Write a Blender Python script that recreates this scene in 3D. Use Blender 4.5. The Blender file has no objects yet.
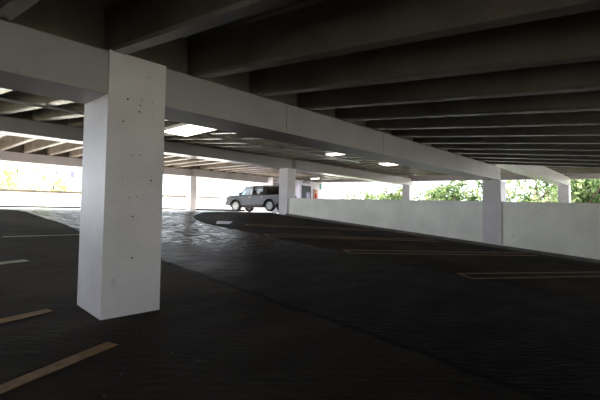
import bpy, bmesh, math, random
from mathutils import Vector, Matrix, Euler, noise
random.seed(7)
sc = bpy.context.scene
C = sc.collection
Z0 = 1.51                      # the eye is 1.51 m above the ramp; heights below are written relative to the eye

# ---------------------------------------------------------------- camera
cam_d = bpy.data.cameras.new('camera'); cam = bpy.data.objects.new('camera', cam_d); C.objects.link(cam)
yaw, pit, rol = 0.7290, 0.0493, 0.0118
Fv = Vector((math.cos(yaw)*math.cos(pit), math.sin(yaw)*math.cos(pit), math.sin(pit)))
R0 = Vector((math.sin(yaw), -math.cos(yaw), 0)); U0 = R0.cross(Fv)
Rv = math.cos(rol)*R0 + math.sin(rol)*U0; Uv = -math.sin(rol)*R0 + math.cos(rol)*U0
M = Matrix((Rv, Uv, -Fv)).transposed().to_4x4(); M.translation = Vector((0, 0, Z0))
cam.matrix_world = M
cam_d.sensor_width = 36; cam_d.lens = 410.53/600*36; cam_d.clip_start = 0.05; cam_d.clip_end = 500
sc.camera = cam

# ---------------------------------------------------------------- sky, sun, exposure
w = bpy.data.worlds.new('sky'); sc.world = w; w.use_nodes = True
bg = w.node_tree.nodes['Background']
bg.inputs[0].default_value = (0.85, 0.925, 1.0, 1); bg.inputs[1].default_value = 5.5
sun_d = bpy.data.lights.new('sun', 'SUN'); sun_d.energy = 48.0; sun_d.angle = math.radians(3); sun_d.color = (1, .91, .79)
sun = bpy.data.objects.new('sun', sun_d); C.objects.link(sun)
sun.rotation_euler = Vector((-0.12, -0.72, -0.85)).to_track_quat('-Z', 'Y').to_euler()
vs = sc.view_settings
vs.view_transform = 'Standard'; vs.look = 'None'; vs.gamma = 1; vs.use_curve_mapping = False; vs.exposure = 0.0

# ---------------------------------------------------------------- materials
def mat(name, col, rough=.6, metal=0., var=.12, nscale=3., bump=0., bscale=40., spots=0., emit=None, alpha=None, var2=0., spec=.5):
    m = bpy.data.materials.new(name); m.use_nodes = True
    nt = m.node_tree; N = nt.nodes; L = nt.links; b = N['Principled BSDF']
    b.inputs['Roughness'].default_value = rough; b.inputs['Metallic'].default_value = metal
    b.inputs['Specular IOR Level'].default_value = spec
    tc = N.new('ShaderNodeTexCoord'); geo = N.new('ShaderNodeNewGeometry')
    n = N.new('ShaderNodeTexNoise'); n.inputs['Scale'].default_value = nscale; n.inputs['Detail'].default_value = 6
    L.new(geo.outputs['Position'], n.inputs['Vector'])
    r = N.new('ShaderNodeValToRGB'); r.color_ramp.elements[0].position = .3; r.color_ramp.elements[1].position = .7
    lo = [c*(1-var) for c in col]; hi = [min(1, c*(1+var)) for c in col]
    r.color_ramp.elements[0].color = (*lo, 1); r.color_ramp.elements[1].color = (*hi, 1)
    L.new(n.outputs['Fac'], r.inputs['Fac']); out = r.outputs['Color']
    if spots:
        v = N.new('ShaderNodeTexNoise'); v.inputs['Scale'].default_value = 9; v.inputs['Detail'].default_value = 8; v.inputs['Roughness'].default_value = .75
        L.new(geo.outputs['Position'], v.inputs['Vector'])
        r2 = N.new('ShaderNodeValToRGB'); r2.color_ramp.elements[0].position = .60; r2.color_ramp.elements[1].position = .70
        r2.color_ramp.elements[0].color = (1, 1, 1, 1); r2.color_ramp.elements[1].color = (1-spots,)*3+(1,)
        L.new(v.outputs['Fac'], r2.inputs['Fac'])
        mx = N.new('ShaderNodeMix'); mx.data_type = 'RGBA'; mx.blend_type = 'MULTIPLY'; mx.inputs['Factor'].default_value = 1
        L.new(out, mx.inputs['A']); L.new(r2.outputs['Color'], mx.inputs['B']); out = mx.outputs['Result']
    L.new(out, b.inputs['Base Color'])
    if bump:
        n2 = N.new('ShaderNodeTexNoise'); n2.inputs['Scale'].default_value = bscale; n2.inputs['Detail'].default_value = 4
        L.new(geo.outputs['Position'], n2.inputs['Vector'])
        bp = N.new('ShaderNodeBump'); bp.inputs['Strength'].default_value = bump; bp.inputs['Distance'].default_value = .02
        L.new(n2.outputs['Fac'], bp.inputs['Height']); L.new(bp.outputs['Normal'], b.inputs['Normal'])
    if emit:
        b.inputs['Emission Color'].default_value = (*emit[0], 1); b.inputs['Emission Strength'].default_value = emit[1]
    return m

WHITE = mat('white_paint_darkened', (.385, .355, .375), .26, var=.06, nscale=1.4, bump=.08, bscale=25, spots=.35)  # same paint as the columns, the girders' dimmer light put into the colour
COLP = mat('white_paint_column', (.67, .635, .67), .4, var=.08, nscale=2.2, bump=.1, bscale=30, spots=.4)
WALLP = mat('parapet_paint', (.83, .815, .755), .3, var=.10, nscale=1.1, bump=.12, bscale=22, spots=.45)
RAW = mat('bare_concrete', (.19, .162, .136), .24, var=.2, nscale=1.6, bump=.08, bscale=18, spots=.3)
RAWD = mat('bare_concrete_slab', (.15, .13, .11), .7, var=.2, nscale=1.2, bump=.3, bscale=18)
CURBM = mat('dark_curb_concrete', (.11, .10, .09), .7, var=.3, nscale=5, bump=.5)
YEL = mat('worn_yellow_paint', (.26, .13, .035), .55, var=.4, nscale=8, bump=.4, bscale=60, spots=.75)
PALE = mat('worn_pale_paint', (.40, .42, .30), .55, var=.3, nscale=9, bump=.3, spots=.6)
WHT = mat('white_glare', (.55, .57, .60), .35, var=.2, nscale=7, spots=.6)
METAL = mat('galvanised_metal', (.88, .88, .88), .3, 0, var=.1)
HOLE = mat('dark_hole', (.02, .018, .016), .9, var=.2, spec=.05)
DARKM = mat('dark_metal', (.012, .012, .02), .5, 0)
GLOW = mat('glowing_lens', (.9, .9, .85), .3, emit=((1, .90, .78), 3.0))
GLOW_BOX = mat('emitter_housing', (.7, .7, .68), .4)
BLDG = mat('pale_building', (.62, .58, .66), .8, var=.05)
BLDW = mat('building_window', (.13, .12, .19), .3)
GROUND = mat('outdoor_paving', (.41, .42, .34), .85, var=.2, nscale=.3)
GRASS = mat('hedge_green', (.10, .16, .04), .9, var=.5, nscale=1.5)
LILAC = mat('lobby_paint', (.62, .58, .66), .6, var=.05)
BARK = mat('bark', (.07, .05, .035), .9, var=.4, nscale=6, bump=.8, bscale=12)

def leafmat(name, c1, c2):
    m = bpy.data.materials.new(name); m.use_nodes = True
    nt = m.node_tree; N = nt.nodes; L = nt.links; N.remove(N['Principled BSDF'])
    o = N['Material Output']; geo = N.new('ShaderNodeNewGeometry')
    r = N.new('ShaderNodeValToRGB'); r.color_ramp.elements[0].color = (*c1, 1); r.color_ramp.elements[1].color = (*c2, 1)
    L.new(geo.outputs['Random Per Island'], r.inputs['Fac'])
    d = N.new('ShaderNodeBsdfDiffuse'); t = N.new('ShaderNodeBsdfTranslucent'); mx = N.new('ShaderNodeMixShader'); mx.inputs[0].default_value = .45
    L.new(r.outputs['Color'], d.inputs['Color']); L.new(r.outputs['Color'], t.inputs['Color'])
    L.new(d.outputs[0], mx.inputs[1]); L.new(t.outputs[0], mx.inputs[2]); L.new(mx.outputs[0], o.inputs['Surface'])
    return m
LEAF = leafmat('leaf_green', (.025, .055, .02), (.15, .20, .09))
LEAF2 = leafmat('leaf_yellow_green', (.05, .085, .03), (.26, .30, .16))
LEAF4 = leafmat('leaf_pale_yellow', (.24, .29, .10), (.70, .72, .45))
LEAF3 = leafmat('leaf_deep_green', (.02, .05, .015), (.10, .16, .06))

def floor_mat():
    m = bpy.data.materials.new('asphalt'); m.use_nodes = True
    nt = m.node_tree; N = nt.nodes; L = nt.links; b = N['Principled BSDF']
    def node(t, **k):
        n = N.new(t)
        for a, v in k.items(): setattr(n, a, v)
        return n
    def math_(op, a, b_=None, c=None):
        n = node('ShaderNodeMath', operation=op)
        for i, v in enumerate((a, b_, c)):
            if v is None: continue
            if isinstance(v, (int, float)): n.inputs[i].default_value = v
            else: L.new(v, n.inputs[i])
        return n.outputs[0]
    geo = node('ShaderNodeNewGeometry'); sep = node('ShaderNodeSeparateXYZ'); L.new(geo.outputs['Position'], sep.inputs[0])
    X, Y = sep.outputs['X'], sep.outputs['Y']
    wob = node('ShaderNodeTexNoise'); wob.inputs['Scale'].default_value = .9; wob.inputs['Detail'].default_value = 5; L.new(geo.outputs['Position'], wob.inputs['Vector'])
    wb = math_('MULTIPLY', math_('SUBTRACT', wob.outputs['Fac'], .5), .45)
    Xw = math_('ADD', X, wb)
    def smooth(v, a, c):
        n = node('ShaderNodeMapRange', interpolation_type='SMOOTHSTEP'); L.new(v, n.inputs['Value'])
        n.inputs['From Min'].default_value = a; n.inputs['From Max'].default_value = c
        return n.outputs['Result']
    bend = math_('MULTIPLY', math_('POWER', math_('MAXIMUM', math_('SUBTRACT', Y, 11.0), 0.0), 2.0), .13)
    Xr = math_('SUBTRACT', Xw, bend)
    lane = math_('MULTIPLY', smooth(Xw, 3.78, 3.92), math_('SUBTRACT', 1.0, smooth(Xr, 8.15, 8.35)))
    seam = math_('MULTIPLY', smooth(Xw, 3.70, 3.80), math_('SUBTRACT', 1.0, smooth(Xw, 3.82, 3.92)))
    # colour: brown-grey stalls, blacker newer asphalt in the drive lane
    big = node('ShaderNodeTexNoise'); big.inputs['Scale'].default_value = .55; big.inputs['Detail'].default_value = 7; L.new(geo.outputs['Position'], big.inputs['Vector'])
    r1 = node('ShaderNodeValToRGB'); r1.color_ramp.elements[0].position = .3; r1.color_ramp.elements[1].position = .72
    r1.color_ramp.elements[0].color = (.026, .0215, .0175, 1); r1.color_ramp.elements[1].color = (.075, .060, .048, 1); L.new(big.outputs['Fac'], r1.inputs['Fac'])
    r2 = node('ShaderNodeValToRGB'); r2.color_ramp.elements[0].position = .3; r2.color_ramp.elements[1].position = .75
    r2.color_ramp.elements[0].color = (.004, .004, .005, 1); r2.color_ramp.elements[1].color = (.009, .0095, .011, 1); L.new(big.outputs['Fac'], r2.inputs['Fac'])
    mx = node('ShaderNodeMix', data_type='RGBA'); L.new(lane, mx.inputs['Factor']); L.new(r1.outputs['Color'], mx.inputs['A']); L.new(r2.outputs['Color'], mx.inputs['B'])
    ms = node('ShaderNodeMix', data_type='RGBA'); L.new(math_('MULTIPLY', seam, .8), ms.inputs['Factor']); L.new(mx.outputs['Result'], ms.inputs['A']); ms.inputs['B'].default_value = (.004, .004, .004, 1)
    # little pale grit
    vo = node('ShaderNodeTexVoronoi'); vo.inputs['Scale'].default_value = 7; L.new(geo.outputs['Position'], vo.inputs['Vector'])
    rg = math_('MULTIPLY', math_('LESS_THAN', vo.outputs['Distance'], .045), smooth(wob.outputs['Fac'], .45, .65))
    mg = node('ShaderNodeMix', data_type='RGBA'); L.new(rg, mg.inputs['Factor']); L.new(ms.outputs['Result'], mg.inputs['A']); mg.inputs['B'].default_value = (.45, .45, .42, 1)
    # pale concrete out on the open deck
    deck = smooth(Y, 16.5, 17.0)
    md = node('ShaderNodeMix', data_type='RGBA'); L.new(deck, md.inputs['Factor']); L.new(mg.outputs['Result'], md.inputs['A']); md.inputs['B'].default_value = (.45, .44, .42, 1)
    L.new(md.outputs['Result'], b.inputs['Base Color'])
    # roughness: damp patches
    dn = node('ShaderNodeTexNoise'); dn.inputs['Scale'].default_value = .8; dn.inputs['Detail'].default_value = 5
    mp = node('ShaderNodeMapping'); mp.inputs['Scale'].default_value = (1.5, 3.5, 1); mp.inputs['Rotation'].default_value = (0, 0, math.radians(-42)); L.new(geo.outputs['Position'], mp.inputs['Vector']); L.new(mp.outputs[0], dn.inputs['Vector'])
    damp = smooth(dn.outputs['Fac'], .42, .66)
    wetl = smooth(Y, 4.0, 9.0)
    rl = math_('SUBTRACT', .58, math_('ADD', math_('MULTIPLY', damp, .07), math_('MULTIPLY', wetl, .12)))
    rs = math_('SUBTRACT', .80, math_('MULTIPLY', damp, .12))
    rr = node('ShaderNodeMix', data_type='FLOAT'); L.new(lane, rr.inputs['Factor']); L.new(rs, rr.inputs['A']); L.new(rl, rr.inputs['B'])
    b.inputs['Specular IOR Level'].default_value = .10; b.inputs['Specular Tint'].default_value = (.50, .64, 1, 1)  # blue of the reflected sky put into the specular tint
    # bump: aggregate + rake streaks
    n1 = node('ShaderNodeTexNoise'); n1.inputs['Scale'].default_value = 38; n1.inputs['Detail'].default_value = 4; L.new(geo.outputs['Position'], n1.inputs['Vector'])
    st = node('ShaderNodeTexNoise'); st.inputs['Scale'].default_value = 2.2; st.inputs['Detail'].default_value = 4
    mp2 = node('ShaderNodeMapping'); mp2.inputs['Rotation'].default_value = (0, 0, math.radians(-40)); mp2.vector_type = 'TEXTURE'; mp2.inputs['Scale'].default_value = (.42, .13, 1)
    L.new(geo.outputs['Position'], mp2.inputs['Vector']); L.new(mp2.outputs[0], st.inputs['Vector'])
    wet = smooth(math_('ADD', Y, math_('MULTIPLY', wb, 4.0)), 4.2, 9.5)
    streak = smooth(st.outputs['Fac'], .46, .60)
    L.new(math_('SUBTRACT', rr.outputs['Result'], math_('MULTIPLY', math_('MULTIPLY', math_('MULTIPLY', streak, math_('ADD', lane, .15)), wet), .20)), b.inputs['Roughness'])
    h = math_('ADD', math_('MULTIPLY', n1.outputs['Fac'], .35), math_('MULTIPLY', st.outputs['Fac'], 1.0))
    bp = node('ShaderNodeBump'); bp.inputs['Strength'].default_value = .8; bp.inputs['Distance'].default_value = .03
    L.new(h, bp.inputs['Height']); L.new(bp.outputs['Normal'], b.inputs['Normal'])
    return m
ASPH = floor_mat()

# ---------------------------------------------------------------- helpers
def mk(name, bm, m, parent=None, origin=None, smooth=False, world=True):
    """link a bmesh as one object; world=True: verts are written relative to the eye height"""
    bmesh.ops.recalc_face_normals(bm, faces=bm.faces)
    me = bpy.data.meshes.new(name)
    if world and parent is None:
        if origin is None:
            xs = [v.co for v in bm.verts]
            origin = (sum(v.x for v in xs)/len(xs), sum(v.y for v in xs)/len(xs), min(v.z for v in xs))
        for v in bm.verts: v.co -= Vector(origin)
    bm.to_mesh(me); bm.free()
    for mm in (m if isinstance(m, (list, tuple)) else [m]): me.materials.append(mm)
    if smooth:
        for p in me.polygons: p.use_smooth = True
    o = bpy.data.objects.new(name, me); C.objects.link(o)
    if parent is not None: o.parent = parent
    elif world: o.location = (origin[0], origin[1], origin[2]+Z0)
    return o
def tag(o, label, cat, group=None):
    o['label'] = label; o['category'] = cat
    if group: o['group'] = group
    return o
def struct(o): o['kind'] = 'structure'; return o
def empty(name, loc, label, cat, group=None, rz=0, z0=True):
    o = bpy.data.objects.new(name, None); C.objects.link(o); o.empty_display_size = .2
    o.location = (loc[0], loc[1], loc[2]+(Z0 if z0 else 0)); o.rotation_euler = (0, 0, rz)
    return tag(o, label, cat, group)
def hexa(bm, bot, top):
    """eight-corner block from 4 bottom and 4 top points (same order)"""
    vb = [bm.verts.new(p) for p in bot]; vt = [bm.verts.new(p) for p in top]
    bm.faces.new(vb[::-1]); bm.faces.new(vt)
    for i in range(4): j = (i+1) % 4; bm.faces.new((vb[i], vb[j], vt[j], vt[i]))
def box(bm, x0, x1, y0, y1, z0, z1):
    hexa(bm, [(x0, y0, z0), (x1, y0, z0), (x1, y1, z0), (x0, y1, z0)], [(x0, y0, z1), (x1, y0, z1), (x1, y1, z1), (x0, y1, z1)])
def bev(bm, r, seg=1):
    bmesh.ops.bevel(bm, geom=[e for e in bm.edges if len(e.link_faces) == 2 and e.calc_face_angle(0) > .6], offset=r, segments=seg, affect='EDGES', clamp_overlap=True)
def block(x0, x1, y0, y1, zb, zt, r=0):
    """block whose bottom and top follow functions or constants of (x, y)"""
    fb = zb if callable(zb) else (lambda x, y: zb); ft = zt if callable(zt) else (lambda x, y: zt)
    c = [(x0, y0), (x1, y0), (x1, y1), (x0, y1)]
    bm = bmesh.new(); hexa(bm, [(x, y, fb(x, y)) for x, y in c], [(x, y, ft(x, y)) for x, y in c])
    if r: bev(bm, r)
    return bm
def prism(bm, pts, y0, y1, t0=None, t1=None):
    """polygon in XZ extruded along Y; t0/t1 = optional per-end point lists"""
    a = [bm.verts.new((x, y0, z)) for x, z in (t0 or pts)]; b = [bm.verts.new((x, y1, z)) for x, z in (t1 or pts)]
    bm.faces.new(a); bm.faces.new(b[::-1])
    for i in range(len(pts)): j = (i+1) % len(pts); bm.faces.new((a[j], a[i], b[i], b[j]))
def tube(bm, pts, rad, n=8):
    rings = []
    for i, p in enumerate(pts):
        p = Vector(p); d = (Vector(pts[min(i+1, len(pts)-1)])-Vector(pts[max(i-1, 0)])).normalized()
        u = d.orthogonal().normalized(); v = d.cross(u); r = rad[i] if isinstance(rad, (list, tuple)) else rad
        if i: # keep rings aligned
            u = (prev - d*prev.dot(d)).normalized(); v = d.cross(u)
        prev = u
        rings.append([bm.verts.new(p+u*r*math.cos(2*math.pi*k/n)+v*r*math.sin(2*math.pi*k/n)) for k in range(n)])
    for a, b in zip(rings, rings[1:]):
        for k in range(n): bm.faces.new((a[k], a[(k+1) % n], b[(k+1) % n], b[k]))
    bm.faces.new(rings[0][::-1]); bm.faces.new(rings[-1])

# ---------------------------------------------------------------- the garage's planes
XA, YA, A_, B_ = 1.782, 4.2525, .6115, .6432
XC, YB, Y3 = 15.159, 14.402, 23.332
XD = XC+13.376
HB = .4433                                      # girder height
STEM, FL = .50, .10                             # rib depth, slab thickness
CREST = 15.65
def floor_z(x, y):
    r = -1.0228+.0115*(x-XA)+.1095*(y-YA)
    f = .3457+.0143*(x-XC)+.0266*(min(y, Y3)-YB)
    k = .05; d = r-f                             # smooth minimum over the crest
    return min(r, f)-max(0, k-abs(d))**2/(4*k)
def gird(x, y):                                 # underside of girders, main bay
    if y <= YB: return 1.2772+.01435*(x-XA)+.1184*(y-YA)
    return 2.479+.01435*(x-XA)+.0153*(y-YB)
def gird2(x, y):                                # underside of girders, bay beyond the parapet
    if y <= YB: return 2.13+.008*(x-XC)+.052*(y-YA)
    return 2.658+.008*(x-XC)+.018*(y-YB)
HB2 = .50
def floor2(x, y): return min(gird2(XC, y), gird2(XC, YB))-2.30+.008*(x-XC)+.02*max(0, y-YB)

# ---------------------------------------------------------------- floors
DECK = mat('pale_deck_concrete', (.45, .44, .42), .7, var=.12, nscale=.8, bump=.2)
def floor_obj(name, xs, ys, fz, m=ASPH):
    bm = bmesh.new(); g = [[bm.verts.new((x, y, fz(x, y))) for x in xs] for y in ys]
    for j in range(len(ys)-1):
        for i in range(len(xs)-1): bm.faces.new((g[j][i], g[j][i+1], g[j+1][i+1], g[j+1][i]))
    low = [[bm.verts.new((x, y, fz(x, y)-.25)) for x in (xs[0], xs[-1])] for y in (ys[0], ys[-1])]
    bm.faces.new((low[0][0], low[1][0], low[1][1], low[0][1]))
    return struct(mk(name, bm, m, smooth=True))
ys = [-16, -10, -5, 0, 5, 10, 13, 14] + [14.4+.2*i for i in range(14)] + [18, 20, Y3, 26, 30.3]
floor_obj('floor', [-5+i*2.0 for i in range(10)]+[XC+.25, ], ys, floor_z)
floor_obj('floor', [XC+.26, 20, 24, XD+.9], [-6, 0, YA, YB, Y3, 26, 30.3], floor2, DECK)

# ---------------------------------------------------------------- ceiling slabs
def slab(x0, x1, y0, y1, gz, hb):
    z = lambda x, y: gz(x, y)+hb+STEM
    return struct(mk('ceiling', block(x0, x1, y0, y1, z, lambda x, y: z(x, y)+FL), RAWD))
slab(-5.2, XC+.30, -16, YA+.3, gird, HB)
slab(-5.2, XC+.30, YA+.3, YB+.3, gird, HB)
slab(-5.2, XC+.30, YB+.3, Y3+.55, gird, HB)
slab(XC+.31, XD+.7, -6, YA+.3, gird2, HB2)
slab(XC+.31, XD+.7, YA+.3, YB+.3, gird2, HB2)
slab(XC+.31, XD+.7, YB+.3, Y3+.55, gird2, HB2)
# upstand between the two decks above the low parapet
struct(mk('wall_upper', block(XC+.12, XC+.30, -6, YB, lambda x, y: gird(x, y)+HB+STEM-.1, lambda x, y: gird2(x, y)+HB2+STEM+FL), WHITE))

# ---------------------------------------------------------------- girders
def girder(x0, x1, y, gz, hb, label, seams=()):
    root = empty('concrete_girder', ((x0+x1)/2, y+A_/2, gz((x0+x1)/2, y)), label, 'beam')
    ox, oy, oz = (x0+x1)/2, y+A_/2, gz((x0+x1)/2, y)
    z = lambda x, yy: gz(x, y)
    bm = block(x0, x1, y+.012, y+A_-.012, z, lambda x, yy: gz(x, y)+hb, .018)
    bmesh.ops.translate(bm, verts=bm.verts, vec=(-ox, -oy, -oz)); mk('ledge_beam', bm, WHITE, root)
    bm = block(x0, x1, y+.17, y+A_-.17, lambda x, yy: gz(x, y)+hb-.01, lambda x, yy: gz(x, y)+hb+STEM+.004, 0)
    bmesh.ops.translate(bm, verts=bm.verts, vec=(-ox, -oy, -oz)); mk('web', bm, RAW, root)
    bm = bmesh.new()                            # lumpy bearing strip on the ledge
    n = int((x1-x0)/.25)
    for i in range(n):
        xa = x0+(x1-x0)*i/n; xb = x0+(x1-x0)*(i+1)/n; zz = gz(xa, y)+hb-.005; t = .012+.025*random.random()
        hexa(bm, [(xa, y+.035, zz), (xb, y+.035, zz+.0035), (xb, y+.17, zz+.0035), (xa, y+.17, zz)],
             [(xa, y+.04, zz+t), (xb, y+.04, zz+t), (xb, y+.17, zz+t), (xa, y+.17, zz+t)])
    bmesh.ops.translate(bm, verts=bm.verts, vec=(-ox, -oy, -oz)); mk('bearing_strip', bm, RAWD, root)
    for s in seams:
        bm = block(s-.0025, s+.0025, y+.008, y+.03, lambda x, yy: gz(x, y)+.01, lambda x, yy: gz(x, y)+hb-.02)
        bmesh.ops.translate(bm, verts=bm.verts, vec=(-ox, -oy, -oz)); mk('joint', bm, CURBM, root)
    return root
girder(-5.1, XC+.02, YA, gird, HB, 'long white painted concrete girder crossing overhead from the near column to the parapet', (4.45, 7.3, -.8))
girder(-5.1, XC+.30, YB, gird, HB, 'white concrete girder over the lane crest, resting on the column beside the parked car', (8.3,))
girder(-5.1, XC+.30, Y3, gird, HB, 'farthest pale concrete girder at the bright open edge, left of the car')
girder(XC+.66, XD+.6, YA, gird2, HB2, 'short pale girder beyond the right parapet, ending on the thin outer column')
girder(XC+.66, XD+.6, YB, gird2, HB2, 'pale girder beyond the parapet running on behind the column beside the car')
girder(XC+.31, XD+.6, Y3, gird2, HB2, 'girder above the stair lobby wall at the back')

# ---------------------------------------------------------------- ceiling ribs (stems of the precast tees)
def rib_mesh(y0, y1, dz):
    bm = bmesh.new()
    prof = [(-.13, STEM+.003), (-.10, STEM-.05), (-.085, .03), (-.065, 0), (.065, 0), (.085, .03), (.10, STEM-.05), (.13, STEM+.003)]
    n = 4; rings = []
    for i in range(n+1):
        t = i/n; rings.append([bm.verts.new((x, (y1-y0)*t, z+dz*t)) for x, z in prof])
    for a, b in zip(rings, rings[1:]):
        for k in range(len(prof)): bm.faces.new((a[k], a[(k+1) % 8], b[(k+1) % 8], b[k]))
    bm.faces.new(rings[0]); bm.faces.new(rings[-1][::-1])
    return bm
PITCH = 1.018
ORD = ['first', 'second', 'third', 'fourth', 'fifth', 'sixth', 'seventh', 'eighth', 'ninth', 'tenth', 'eleventh', 'twelfth', 'thirteenth', 'fourteenth', 'fifteenth', 'sixteenth', 'seventeenth']
def ribs(y0, y1, gz, hb, k0, k1, text, group):
    src = None; i = 0
    for k in range(k1, k0-1, -1):
        x = XA+.10+PITCH*k
        za = gz(x, y0)+hb+.012; zb = gz(x, y1)+hb+.012
        if src is None:
            src = o = mk('ceiling_rib', rib_mesh(y0, y1, zb-za), RAW, world=False)
        else:
            o = src.copy(); C.objects.link(o)
        o.location = (x, y0, za+Z0)
        tag(o, text.format(ORD[i]), 'beam', group); i += 1
ribs(-5.5, YA+.165, gird, HB, -3, 12, '{} dark concrete rib overhead in the near bay, counting leftward from the right parapet', 'near bay ceiling ribs')
ribs(YA+A_-.165, YB+.165, gird, HB, -3, 12, '{} rib between the long near girder and the crest girder, counting from the parapet side', 'middle bay ceiling ribs')
ribs(YB+A_-.165, Y3+.165, gird, HB, -3, 12, '{} rib in the far bay toward the open edge, counting from the car side', 'far bay ceiling ribs')
ribs(-5.5, YA+.165, gird2, HB2, 14, 24, '{} pale rib beyond the parapet right of the outer column, counting from outside', 'outer near ceiling ribs')
ribs(YA+A_-.165, YB+.165, gird2, HB2, 14, 24, '{} pale rib beyond the parapet between its two columns, counting from the trees inward', 'outer middle ceiling ribs')
ribs(YB+A_-.165, Y3+.165, gird2, HB2, 14, 24, '{} pale rib above the lobby approach, counting from the trees inward', 'outer far ceiling ribs')

# ---------------------------------------------------------------- columns
def column(x, y, zf, zt, label, a=A_, b=B_, holes=()):
    ox, oy, oz = x+b/2, y+a/2, min(zf(x, y), zf(x, y+a))-.03
    root = empty('concrete_column', (ox, oy, oz), label, 'column')
    bm = block(x, x+b, y, y+a, lambda X, Y: zf(X, Y)-.02, lambda X, Y: zt(X, y), .014)
    bmesh.ops.translate(bm, verts=bm.verts, vec=(-ox, -oy, -oz)); mk('shaft', bm, COLP, root)
    for (hx_, hz_, r) in holes:                 # old anchor holes on the lane-side face
        bm = bmesh.new(); bmesh.ops.create_cone(bm, segments=10, radius1=r, radius2=r*.7, depth=.012, cap_ends=True)
        bmesh.ops.rotate(bm, verts=bm.verts, matrix=Matrix.Rotation(math.pi/2, 3, 'X'))
        bmesh.ops.translate(bm, verts=bm.verts, vec=(x+hx_-ox, y-.001-oy, hz_-oz)); mk('anchor_hole', bm, HOLE, root)
    return root
top1 = lambda X, Y: gird(X, Y)+HB+.02
column(XA, YA, floor_z, top1, 'large white painted concrete column standing nearest on the left, scuffed at its base',
       holes=[(.207, 1.266, .012), (.359, 1.286, .007), (.348, 1.23, .009), (.337, 1.157, .011), (.165, 1.02, .009), (.49, 1.30, .006), (.498, .42, .010), (.27, .67, .007), (.36, .685, .007), (.26, .22, .008), (.342, .235, .007), (.30, .02, .010), (.31, -.42, .011)])
column(XC, YA, floor_z, lambda X, Y: gird(X, Y)-.003, 'white column built into the right parapet under the end of the long girder')
column(XC, YB, floor_z, lambda X, Y: gird(X, Y)-.003, 'white column at the parapet end, partly hiding the rear of the car', b=.60)
column(XC-.05, Y3-.3, floor_z, lambda X, Y: gird(X, Y3)-.003, 'thin bright column at the open edge, left of the parked car', a=.45, b=.45)
column(XA, YB, floor_z, lambda X, Y: gird(X, Y)-.003, 'white column under the crest girder just left of the picture')
column(XA, Y3, floor_z, lambda X, Y: gird(X, Y)-.003, 'white column at the open edge left of the picture')
column(XD-.05, YA, floor2, lambda X, Y: gird2(X, Y)-.003, 'grey outer column seen above the right parapet against the trees', a=.55)
column(XD-.05, YB, floor2, lambda X, Y: gird2(X, Y)-.003, 'pale outer column seen above the middle of the parapet', a=.6)
column(XD-.05, Y3-.3, floor2, lambda X, Y: gird2(X, Y)-.003, 'white corner column at the right end of the stair lobby', a=.5)

# ---------------------------------------------------------------- parapets
def wtop(y): return 1.1229-.0385*(y-YB) if False else 1.1229+.0385*(y-YB)
bmw = block(XC+.07, XC+.25, YA+A_+.005, YB-.005, lambda x, y: floor_z(x, y)-.05, lambda x, y: wtop(y), .012)
struct(mk('wall_right', bmw, WALLP))
bmw = block(XC+.10, XC+.25, -16, YA-.005, lambda x, y: floor_z(x, y)-.05, lambda x, y: wtop(y), .012)
struct(mk('wall_right', bmw, WALLP))
struct(mk('wall_far', block(-5, 30, 30, 30.25, .1, lambda x, y: 1.545+.020*(x-6.4), .02), WALLP))
struct(mk('wall_left_unseen', block(-5.2, -5.0, 7.0, 30, lambda x, y: floor_z(x, y)-.3, lambda x, y: floor_z(x, y)+.55), WALLP))
struct(mk('wall_left_unseen', block(-5.2, -5.0, -16, 6.99, lambda x, y: floor_z(x, y)-.3, lambda x, y: gird(x, y)+HB+STEM+FL), WALLP))  # out of view, closed to full height to hold back side light
struct(mk('wall_back', block(-5, XC+.25, -16.2, -16, -3.8, lambda x, y: floor_z(x, y)+.95), WALLP))
struct(mk('wall_outer', block(XD+.3, XD+.5, -6, 24, -.8, lambda x, y: floor2(x, YA)+.62), WALLP))
struct(mk('trim_1', block(-5, 30, 29.97, 30.28, lambda x, y: 1.54+.020*(x-6.4), lambda x, y: 1.68+.020*(x-6.4)), mat('weathered_cap', (.10, .075, .05), .8, var=.5, nscale=2)))
struct(mk('trim_2', block(XD+.3, XD+.55, -6, 24, lambda x, y: gird2(x, y)+HB2+.01, lambda x, y: gird2(x, y)+HB2+STEM-.004), WHITE))
# curb at the foot of the right parapet
bmw = bmesh.new()
for xa, xb, ya, yb in ((XC-.17, XC-.004, -10, YB-.02), (XC-.004, XC+.066, YA+A_+.008, YB-.02), (XC-.004, XC+.096, -10, YA-.008)):
    c = [(xa, ya), (xb, ya), (xb, yb), (xa, yb)]
    hexa(bmw, [(x, y, floor_z(x, y)+.0) for x, y in c], [(x, y, floor_z(x, y)+.085) for x, y in c])
tag(mk('parapet_curb', bmw, CURBM), 'low dark concrete curb running along the foot of the right parapet', 'curb')
bmw = block(-4.9, 29, 29.9, 29.995, lambda x, y: .47+.0155*(x-6.3), lambda x, y: .66+.0155*(x-6.3), .0)
tag(mk('dark_strip', bmw, HOLE), 'thin dark line along the foot of the far sunlit wall', 'curb')  # dark strip set against the foot of the wall

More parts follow.
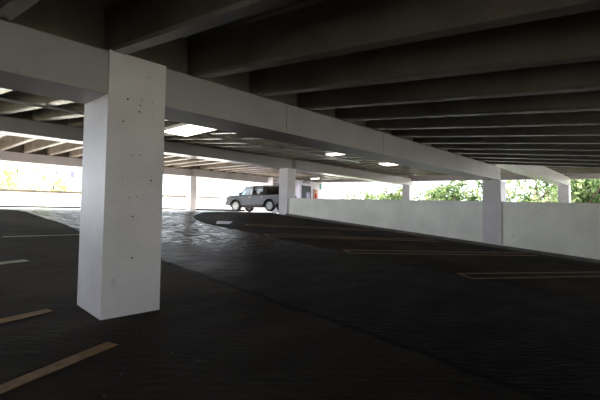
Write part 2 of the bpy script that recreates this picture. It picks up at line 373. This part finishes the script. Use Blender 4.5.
# ---------------------------------------------------------------- floor paint
def stripe(pts, wdt, m, label, group, name='parking_line'):
    """painted line through floor points (x, y); one mesh a few mm proud of the asphalt"""
    bm = bmesh.new(); P = [Vector(p) for p in pts]
    for a, b in zip(P, P[1:]):
        d = (b-a).normalized(); n = Vector((-d.y, d.x))*wdt/2; k = max(1, int((b-a).length/.25))
        a = a-d*wdt*.3; b = b+d*wdt*.3; L_ = []
        for i in range(k+1):
            c = a.lerp(b, i/k); j = 1+random.uniform(-.12, .12)
            L_.append([(c+n*j), (c-n*j)])
        for (p, q), (r, s) in zip(L_, L_[1:]):
            hexa(bm, [(v.x, v.y, floor_z(v.x, v.y)-.004) for v in (p, q, s, r)], [(v.x, v.y, floor_z(v.x, v.y)+.004) for v in (p, q, s, r)])
    return tag(mk(name, bm, m), label, 'road marking', group)
d = Vector((4.4, -1.95)).normalized()
names_ = ['hairpin yellow stall line nearest the viewer on the right, below the bare parapet panel',
          'hairpin yellow stall line ending at the parapet just left of the built-in column',
          'worn orange stall line second from the car on the right side',
          'faint orange stall line nearest the car, close to the crest']
for i, (tx, ty, ln) in enumerate([(8.52, 3.22, 6.9), (8.55, 6.12, 6.6), (8.52, 8.98, 6.5), (9.75, 11.3, 5.2)]):
    t = Vector((tx, ty)); q = t+Vector((-.22, -.36))
    stripe([t+d*ln, t, q, q+d*(ln+.1)], .085, YEL, names_[i], 'stall lines on the right')
stripe([(1.60, 3.62), (-1.6, 2.42)], .12, YEL, 'wide worn orange stall line in the lower left, in front of the near column', 'stall lines on the left')
stripe([(1.47, 4.80), (-1.6, 4.05)], .11, YEL, 'short orange stall line at the left edge, level with the near column', 'stall lines on the left')
stripe([(1.93, 7.42), (.6, 7.10)], .14, PALE, 'pale greenish paint dash at the left edge of the floor', 'pale paint dashes')
stripe([(4.0, 9.9), (2.2, 9.9)], .06, PALE, 'thin faded paint line far left, above the greenish dash', 'pale paint dashes')
bm = bmesh.new()
pp = [(8.55, 11.45), (9.05, 11.35), (9.75, 12.05), (9.15, 12.2)]
hexa(bm, [(x, y, floor_z(x, y)-.004) for x, y in pp], [(x, y, floor_z(x, y)+.009) for x, y in pp])
tag(mk('glare_patch', bm, WHT), 'small white patch painted as glare on the floor before the crest', 'road marking')  # white quad standing in for glare at the stall line tip

# ---------------------------------------------------------------- conduit and glowing panels under the middle bay ribs
bm = bmesh.new(); cy = 9.95
tube(bm, [(x, cy, gird(x, cy)+HB-.03) for x in (-3, 2, 6, 10, 15)], .032, 8)
tag(mk('conduit', bm, METAL, smooth=True), 'thin pale electrical conduit running under the middle bay ribs', 'conduit')
def emitter(x, y, gz, hb, label, lx=.62, ly=.25):
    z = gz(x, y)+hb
    root = empty('ceiling_emitter', (x, y, z-.06), label, 'emitter', 'glowing panels', rz=math.pi/2); ly = ly/.34
    bm = bmesh.new(); box(bm, -lx, lx, -ly*.35, ly*.35, .05, .13); bev(bm, .015); mk('housing', bm, GLOW_BOX, root)
    bm = bmesh.new(); prism(bm, [(-lx*.97, .06), (-lx*.85, .0), (lx*.85, .0), (lx*.97, .06)], -ly*.33, ly*.33); mk('lens', bm, GLOW, root)
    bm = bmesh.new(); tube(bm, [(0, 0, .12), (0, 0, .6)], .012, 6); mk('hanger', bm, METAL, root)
emitter(5.98, 9.0, gird, HB, 'glowing ceiling panel under the ribs just right of the near column', 1.05, .34)  # glowing boxes sized to the bright patches under the ribs
emitter(11.4, 8.35, gird, HB, 'glowing ceiling panel under the middle of the long girder', .55, .14)
emitter(18.75, 10.3, gird2, HB2, 'glowing ceiling panel beyond the parapet, seen beneath the end of the long girder', .75, .36)

# ---------------------------------------------------------------- stair lobby at the back right
LY = 22.8
fz = lambda x, y: floor2(x, y)
struct(mk('wall_lobby', block(22.3, XD-.06, LY, LY+.22, lambda x, y: fz(x, y)-.05, lambda x, y: gird2(x, y)+HB2-.05), LILAC))
struct(mk('wall_lobby_side', block(22.3, 22.5, LY+.23, 26, lambda x, y: fz(x, y)-.1, lambda x, y: gird2(x, Y3)+HB2-.05), LILAC))
dr = empty('door_1', (26.25, LY, fz(26, LY)), '', 'door'); del dr['label']; del dr['category']; dr['kind'] = 'structure'
bm = bmesh.new()
for a, b, c_, e in ((-.72, -.64, 0, 2.40), (.64, .72, 0, 2.40), (-.72, .72, 2.32, 2.40)): box(bm, a, b, -.06, .02, c_, e)
mk('door_frame', bm, LILAC, dr)
bm = bmesh.new(); box(bm, -.64, -.005, -.03, .01, .01, 2.32); box(bm, .005, .64, -.03, .01, .01, 2.32); mk('door_leaf', bm, DARKM, dr)
glass_lite = mat('door_glass', (.35, .33, .42), .08, var=.05)
for s in (.16, .40):
    bm = bmesh.new(); box(bm, s-.09, s+.09, -.036, -.028, 1.1+s*.3, 1.75); mk('door_window', bm, glass_lite, dr)
bm = bmesh.new(); box(bm, -.1, -.06, -.09, -.03, .95, 1.15); mk('door_handle', bm, METAL, dr)
zl = fz(26, LY)
emitter(25.2, 20.9, gird2, HB2, 'added glowing fill panel over the stair lobby door', .45, .08)
ld = bpy.data.lights.new('lobby_fill_light', 'AREA'); ld.shape = 'RECTANGLE'; ld.size = 1.2; ld.size_y = .3; ld.energy = 70; ld.color = (.90, .86, 1.0)  # area light and glowing box above it added to brighten the lobby wall
lo_ = bpy.data.objects.new('lobby_fill_light', ld); C.objects.link(lo_); lo_.location = (25.2, 20.9, gird2(25.2, 20.9)+HB2-.09+Z0)
bm = bmesh.new(); box(bm, 25.75, 26.75, LY-.05, LY-.005, zl+2.52, zl+2.70); bev(bm, .01)
tag(mk('door_sign', bm, mat('muted_violet_sign', (.30, .26, .38), .5)), 'dull violet sign panel on the wall above the lobby door', 'sign')
# extinguisher cabinet
eb = empty('extinguisher_cabinet', (27.45, LY, zl+.85), 'orange and tan fire extinguisher cabinet on the lobby wall right of the door', 'fire equipment')
bm = bmesh.new(); box(bm, -.24, .24, -.16, -.002, 0, 1.22); bev(bm, .02); mk('cabinet', bm, mat('tan_box', (.55, .40, .25), .5), eb)
bm = bmesh.new()
tube(bm, [(-.08, -.22, .12), (-.08, -.22, .75), (-.08, -.22, .86), (-.08, -.22, .95)], [.1, .1, .05, .03], 14)
mk('extinguisher', bm, mat('red_enamel', (.55, .05, .03), .3), eb, smooth=False)
bm = bmesh.new(); box(bm, -.16, 0, -.2, -.165, 1.0, 1.18); mk('warning_plate', bm, mat('dark_red_plate', (.3, .04, .03), .4), eb)
bm = bmesh.new(); box(bm, 28.12, 28.34, LY-.04, LY-.005, zl+2.15, zl+2.6)
tag(mk('level_sign', bm, mat('green_sign', (.05, .22, .17), .5)), 'small upright green sign high on the lobby wall', 'sign')
bm = bmesh.new(); box(bm, 28.15, 28.40, LY-.04, LY-.005, zl+1.05, zl+1.15)
tag(mk('notice_plate', bm, DARKM), 'small dark notice plate low on the wall under the green sign', 'sign')
wn = struct(mk('window_1', block(22.42, 23.05, LY-.05, LY-.004, fz(22.6, LY)+2.02, fz(22.6, LY)+2.26), DARKM))
bm = bmesh.new(); box(bm, 22.5, 22.62, LY-.05, LY-.005, zl+2.4, zl+2.5)
tag(mk('wall_alarm', bm, mat('alarm_red', (.5, .1, .08), .4)), 'tiny red alarm box on the wall above the dark lobby vent', 'alarm')
# crossbar seen past the lobby corner
gb = empty('clearance_bar', (30.2, 24.5, -6.0), 'slender reddish crossbar on a post just outside the lobby corner', 'barrier')
bm = bmesh.new(); tube(bm, [(0, 0, 0), (0, 0, 9.8)], .07, 8); mk('post', bm, mat('post_paint', (.3, .16, .2), .5), gb)
bm = bmesh.new(); tube(bm, [(0, 0, 9.72), (2.6, .1, 9.66)], .06, 8); mk('crossbar', bm, mat('red_bar', (.55, .18, .16), .5), gb)

# ---------------------------------------------------------------- the parked SUV
PAINT = mat('silver_grey_paint', (.055, .057, .064), .28, .55, var=.03)
RUB = mat('tyre_rubber', (.018, .018, .018), .75, var=.2)
RIM = mat('alloy', (.50, .51, .53), .4, .3)
TRIM = mat('black_trim', (.02, .02, .022), .5)
SEATM = mat('seat_cloth', (.06, .06, .065), .9)
LGT = mat('headlamp_lens', (.75, .78, .8), .1, var=.05)
RED = mat('tail_lamp', (.35, .02, .02), .2)
GL = bpy.data.materials.new('car_glass'); GL.use_nodes = True
nt = GL.node_tree; nt.nodes.remove(nt.nodes['Principled BSDF'])
tr = nt.nodes.new('ShaderNodeBsdfTransparent'); tr.inputs[0].default_value = (.72, .76, .76, 1); gg = nt.nodes.new('ShaderNodeBsdfGlossy'); gg.inputs['Roughness'].default_value = .05
mx = nt.nodes.new('ShaderNodeMixShader'); mx.inputs[0].default_value = .12
nt.links.new(tr.outputs[0], mx.inputs[1]); nt.links.new(gg.outputs[0], mx.inputs[2]); nt.links.new(mx.outputs[0], nt.nodes['Material Output'].inputs[0])
GLD = GL.copy(); GLD.name = 'privacy_glass'
for n in GLD.node_tree.nodes:
    if n.type == 'BSDF_TRANSPARENT': n.inputs[0].default_value = (.12, .13, .14, 1)

hd = Vector((-.247, .969)).normalized(); rt = Vector((hd.y, -hd.x))
mid = Vector((18.33, 20.70))+rt*.93
CZ = floor_z(18.33, 20.7)-.005
car = empty('parked_suv', (mid.x, mid.y, CZ), 'silver grey SUV with alloy wheels parked beyond the crest, nose to the left', 'car', rz=math.atan2(hd.y, hd.x))
S = .97; car.scale = (S, S, S)
WB, WR = 1.395, .385
def arc(cx, r, a0, a1, n=12, cz=.39): return [(cx+r*math.cos(math.radians(a0+(a1-a0)*i/n)), cz+r*math.sin(math.radians(a0+(a1-a0)*i/n))) for i in range(n+1)]
low = [(-2.44, .62), (-2.47, .95), (-2.42, 1.16), (-2.0, 1.17), (1.12, 1.17), (1.35, 1.17), (1.75, 1.17), (2.08, 1.13), (2.25, 1.04), (2.30, .82), (2.27, .50)]
low += arc(WB, .49, 12, 168)+[(.85, .42), (-.85, .42)]+arc(-WB, .49, 12, 168)
bm = bmesh.new(); hw = .93
def loft(bm, pts, ysec):
    """ysec: list of (y, inset) ; inset pulls upper points inward gently"""
    rings = [[bm.verts.new((x, y, z)) for x, z in p] for y, p in ysec]
    for a, b in zip(rings, rings[1:]):
        for k in range(len(a)): bm.faces.new((a[k], a[(k+1) % len(a)], b[(k+1) % len(a)], b[k]))
    bm.faces.new(rings[0][::-1]); bm.faces.new(rings[-1])
def squeeze(pts, f, dz): return [(x*f, z-dz if z > 1.0 else z) for x, z in pts]
loft(bm, low, [(-hw, squeeze(low, .965, .05)), (-hw+.07, squeeze(low, .99, .01)), (-.45, low), (.45, low), (hw-.07, squeeze(low, .99, .01)), (hw, squeeze(low, .965, .05))])
mk('body', bm, PAINT, car)
# dark underbody keeps the arches deep
bm = bmesh.new(); box(bm, -2.2, 2.1, -.62, .62, .30, .60); mk('underbody', bm, TRIM, car)
# flared arches
for s in (1, -1):
    for cx in (WB, -WB):
        bm = bmesh.new(); o_ = arc(cx, .55, 5, 175); i_ = arc(cx, .47, 5, 175)
        ya, yb = s*(hw-.06), s*(hw+.035)
        for k in range(len(o_)-1):
            q = [o_[k], o_[k+1], i_[k+1], i_[k]]
            hexa(bm, [(x, ya, z) for x, z in q], [(x, yb, z) for x, z in q])
        mk('fender_flare', bm, PAINT, car)
# greenhouse
zb, zt = 1.15, 1.74
def gy(z): return .87-(z-zb)/(zt-zb)*.17
roofp = [(-2.20, zt-.02), (-1.9, zt+.02), (-.3, zt+.045), (.50, zt+.02), (.66, zt-.03), (.5, zt-.05), (-2.1, zt-.06)]
bm = bmesh.new(); prism(bm, roofp, -.70, .70); bev(bm, .02); mk('roof', bm, PAINT, car)
def pillar(xb0, xb1, xt0, xt1, s, m=PAINT, nm='pillar'):
    bm = bmesh.new(); yb, yt = s*gy(zb), s*gy(zt)
    hexa(bm, [(xb0, yb, zb-.02), (xb1, yb, zb-.02), (xb1, yb-s*.06, zb-.02), (xb0, yb-s*.06, zb-.02)], [(xt0, yt, zt), (xt1, yt, zt), (xt1, yt-s*.06, zt), (xt0, yt-s*.06, zt)])
    mk(nm, bm, m, car)
def pane(xb0, xb1, xt0, xt1, s, m):
    bm = bmesh.new(); yb, yt = s*(gy(zb)-.025), s*(gy(zt)-.025)
    hexa(bm, [(xb0, yb, zb-.01), (xb1, yb, zb-.01), (xb1, yb-s*.008, zb-.01), (xb0, yb-s*.008, zb-.01)], [(xt0, yt, zt-.03), (xt1, yt, zt-.03), (xt1, yt-s*.008, zt-.03), (xt0, yt-s*.008, zt-.03)])
    mk('side_window', bm, m, car)
for s in (1, -1):
    pillar(1.10, 1.20, .58, .66, s); pillar(-.10, .08, -.12, .04, s, TRIM); pillar(-1.14, -.80, -1.12, -.76, s); pillar(-2.42, -2.12, -2.22, -2.02, s)
    pane(.08, 1.10, .04, .58, s, GL); pane(-.80, -.10, -.76, -.12, s, GL); pane(-2.12, -1.12, -2.02, -1.10, s, GLD)
    bm = bmesh.new(); box(bm, -1.9, .1, s*.60-.02, s*.60+.02, zt+.07, zt+.10)
    for fx in (-1.8, -.9, 0): box(bm, fx-.05, fx+.05, s*.60-.02, s*.60+.02, zt+.01, zt+.08)
    mk('roof_rail', bm, METAL, car)
    bm = bmesh.new(); box(bm, .84, 1.00, s*.93-.0 if s > 0 else -1.12, 1.12 if s > 0 else -.93, 1.17, 1.34); bev(bm, .04); mk('side_mirror', bm, PAINT, car)
    for x0, x1, nm in ((.04, .86, 'front_door'), (-.93, .01, 'rear_door')):
        bm = bmesh.new(); box(bm, x0, x1, s*.925-.012, s*.925+.012, .50, 1.10); bev(bm, .008); dd = mk(nm, bm, PAINT, car)
        bm = bmesh.new(); box(bm, x0+.06, x0+.24, s*.945-.015, s*.945+.015, .98, 1.01); mk('door_handle', bm, METAL, dd)
    bm = bmesh.new(); box(bm, -.86, .86, s*.93-.05, s*.93+.05, .36, .46); bev(bm, .02); mk('running_board', bm, TRIM, car)
    bm = bmesh.new(); box(bm, 2.02, 2.25, s*.74-.14, s*.74+.14, .86, .99); bev(bm, .03); mk('headlamp', bm, LGT, car)
    bm = bmesh.new(); box(bm, -2.50, -2.36, s*.80-.10, s*.80+.10, .92, 1.14); bev(bm, .02); mk('tail_lamp', bm, RED, car)
bm = bmesh.new(); hexa(bm, [(1.15, -.82, zb), (1.17, -.82, zb), (1.17, .82, zb), (1.15, .82, zb)], [(.61, -.66, zt-.02), (.63, -.66, zt-.02), (.63, .66, zt-.02), (.61, .66, zt-.02)]); mk('windscreen', bm, GL, car)
bm = bmesh.new(); hexa(bm, [(-2.40, -.80, zb), (-2.38, -.80, zb), (-2.38, .80, zb), (-2.40, .80, zb)], [(-2.20, -.66, zt-.03), (-2.18, -.66, zt-.03), (-2.18, .66, zt-.03), (-2.20, .66, zt-.03)]); mk('rear_window', bm, GLD, car)
bm = bmesh.new(); box(bm, 2.12, 2.34, -.88, .88, .45, .70); bev(bm, .05, 2); mk('front_bumper', bm, PAINT, car)
bm = bmesh.new(); box(bm, -2.56, -2.34, -.88, .88, .50, .78); bev(bm, .05, 2); mk('rear_bumper', bm, PAINT, car)
bm = bmesh.new(); box(bm, 2.20, 2.29, -.50, .50, .74, .95); bev(bm, .02); mk('grille', bm, TRIM, car)
for sx in (.35, -.65):
    for sy in (.38, -.38):
        bm = bmesh.new(); box(bm, sx-.25, sx+.25, sy-.25, sy+.25, .7, .85); box(bm, sx-.30, sx-.16, sy-.24, sy+.24, .8, 1.30); box(bm, sx-.29, sx-.20, sy-.12, sy+.12, 1.30, 1.47); bev(bm, .03)
        mk('seat', bm, SEATM, car)
def wheel(x, s):
    bm = bmesh.new(); n = 28; yc = s*.80
    prof = [(.24, -.11), (.34, -.125), (.375, -.10), (WR, -.05), (WR, .05), (.375, .10), (.34, .125), (.24, .11)]
    rings = []
    for i in range(n):
        a = 2*math.pi*i/n; rings.append([bm.verts.new((r*math.cos(a), y, r*math.sin(a))) for r, y in prof])
    for i in range(n):
        a, b = rings[i], rings[(i+1) % n]
        for k in range(len(prof)): bm.faces.new((a[k], b[k], b[(k+1) % 8], a[(k+1) % 8]))
    t = mk('wheel', bm, RUB, car); t.location = (x, yc, WR)
    bm = bmesh.new()
    for k in range(6):                          # paired spokes
        a = 2*math.pi*k/6
        for da in (-.13, .13):
            c, s_ = math.cos(a+da), math.sin(a+da); nx, nz = -s_*.028, c*.028
            q = [(c*.05+nx, c*0+s_*.05+nz), (c*.05-nx, s_*.05-nz), (c*.245-nx, s_*.245-nz), (c*.245+nx, s_*.245+nz)]
            hexa(bm, [(u, s*.05, v) for u, v in q], [(u, s*.10, v) for u, v in q])
    o_ = [(.25*math.cos(2*math.pi*i/n), .25*math.sin(2*math.pi*i/n)) for i in range(n)]; i_ = [(u*.86, v*.86) for u, v in o_]
    for i in range(n):
        j = (i+1) % n; q = [o_[i], o_[j], i_[j], i_[i]]
        hexa(bm, [(u, s*.02, v) for u, v in q], [(u, s*.115, v) for u, v in q])
    hub = [(.07*math.cos(2*math.pi*i/10), .07*math.sin(2*math.pi*i/10)) for i in range(10)]
    prism(bm, hub, s*.02, s*.115)
    mk('rim', bm, RIM, t)
    bm = bmesh.new(); dsk = [(.22*math.cos(2*math.pi*i/20), .22*math.sin(2*math.pi*i/20)) for i in range(20)]; prism(bm, dsk, s*-.02, s*.015); mk('brake_disc', bm, mat('brake_metal', (.2, .2, .21), .5, .5), t)
for x in (WB, -WB):
    for s in (1, -1): wheel(x, s)

# ---------------------------------------------------------------- outdoors
bm = bmesh.new(); box(bm, -120, 160, -120, 200, -6.3, -6.0); struct(mk('ground', bm, GROUND))

def tree(x, y, base, h, crown, nleaf, m, label, stems=1, lean=0., lsize=.16, spread=1.6, cz=None):
    root = empty('tree', (x, y, base), label, 'tree', 'trees beyond the garage')
    bm = bmesh.new(); tips = []
    for s in range(stems):
        a = 2*math.pi*s/stems+random.random(); sp = spread*(.5+.8*random.random()) if stems > 1 else lean
        pts = []; rr = []
        for i in range(7):
            t = i/6; pts.append((math.cos(a)*sp*t**1.4*h*.28+random.uniform(-.08, .08), math.sin(a)*sp*t**1.4*h*.28+random.uniform(-.08, .08), t*h*.8)); rr.append((.20 if stems == 1 else .19)*(1-t*.7))
        tube(bm, pts, rr, 7); tips += [Vector(p) for p in pts[3:]]
        for b in range(5 if stems > 1 else 12):
            k = random.randint(2, 5); p = Vector(pts[k]); dr_ = Vector((random.uniform(-1, 1), random.uniform(-1, 1), random.uniform(.2, .9))).normalized(); l = crown*random.uniform(.4, .8)
            q = [p, p+dr_*l*.5+Vector((0, 0, .1)), p+dr_*l]; tube(bm, q, [.05, .035, .012], 5); tips.append(q[-1])
    mk('trunk', bm, BARK, root)
    bm = bmesh.new()
    cc = [(p+Vector((random.gauss(0, .5), random.gauss(0, .5), random.gauss(0, .4)))*(crown/2.2), random.uniform(.35, .9)*crown/2.2) for p in tips for _ in range(3)]
    for i in range(nleaf):
        c0, r0 = random.choice(cc)
        d_ = Vector((random.gauss(0, 1), random.gauss(0, 1), random.gauss(0, .8))).normalized()*r0*random.uniform(.3, 1.05)
        p = c0+d_; n = Vector((random.gauss(0, 1), random.gauss(0, 1), random.gauss(0, 1)+.6)).normalized(); u = n.orthogonal().normalized(); v = n.cross(u)
        ang = random.random()*6.28; u, v = u*math.cos(ang)+v*math.sin(ang), v*math.cos(ang)-u*math.sin(ang); s = lsize*random.uniform(.6, 1.3)
        q = [bm.verts.new(p+u*s), bm.verts.new(p+v*s*.55+n*s*.1), bm.verts.new(p-u*s), bm.verts.new(p-v*s*.55+n*s*.1)]
        bm.faces.new(q)
    mk('foliage', bm, m, root)
    return root
T = [  # x, y, height, crown, leaves, material, stems, label
    (37, 7.7, 11, 3.6, 2000, LEAF2, 7, 'many-stemmed tree with slanting bare trunks, framed between built-in column and outer column'),
    (36, 4.0, 11, 3.4, 8000, LEAF, 1, 'leafy tree at the far right edge, right of the grey outer column'),
    (45, 5.0, 11, 4.2, 5000, LEAF2, 1, 'second tree at the far right edge, behind the leafier one'),
    (39, 12.8, 11, 3.4, 4500, LEAF, 3, 'forked tree seen just left of the built-in column'),
    (41, 17.2, 11, 3.6, 4500, LEAF2, 1, 'light green tree seen right of the pale outer column'),
    (42, 23, 11, 3.8, 4200, LEAF2, 1, 'light green tree seen left of the pale outer column'),
    (45, 30, 11, 4.0, 3000, LEAF2, 1, 'pale tree nearest the lobby corner, half lost in glare'),
    (49, 10.2, 13, 4.6, 1600, LEAF, 1, 'deeper green tree behind the slanting trunks'),
    (9.6, 40, 12.5, 4.0, 3200, LEAF4, 1, 'yellow green tree far beyond the open edge at the left'),
    (14.2, 46, 12, 3.0, 2200, LEAF4, 1, 'small pale tree beyond the open edge left of the near column'),
    (30, 52, 11, 2.8, 1600, LEAF4, 1, 'faint tree in the glare above the car'),
]
for (x, y, h, cr, nl, m_, st, lb) in T: tree(x, y, -6.0, h, cr, nl, m_, lb, stems=st, lsize=.22)

# pale building far left
bx = empty('distant_building', (19, 66, -6), 'pale lilac building with small dark windows far beyond the open edge', 'building')
bm = bmesh.new(); box(bm, -6, 8, 0, 8, 0, 14.5); mk('wall', bm, BLDG, bx)
for i in range(6):
    for j in range(4):
        bm = bmesh.new(); box(bm, -5.2+i*2.2, -4.7+i*2.2, -.06, -.01, 2.6+j*3.1, 3.6+j*3.1); mk('window', bm, BLDW, bx)
bm = bmesh.new(); box(bm, -6.3, 8.3, -.3, 8.3, 14.5, 14.9); mk('cornice', bm, BLDG, bx)
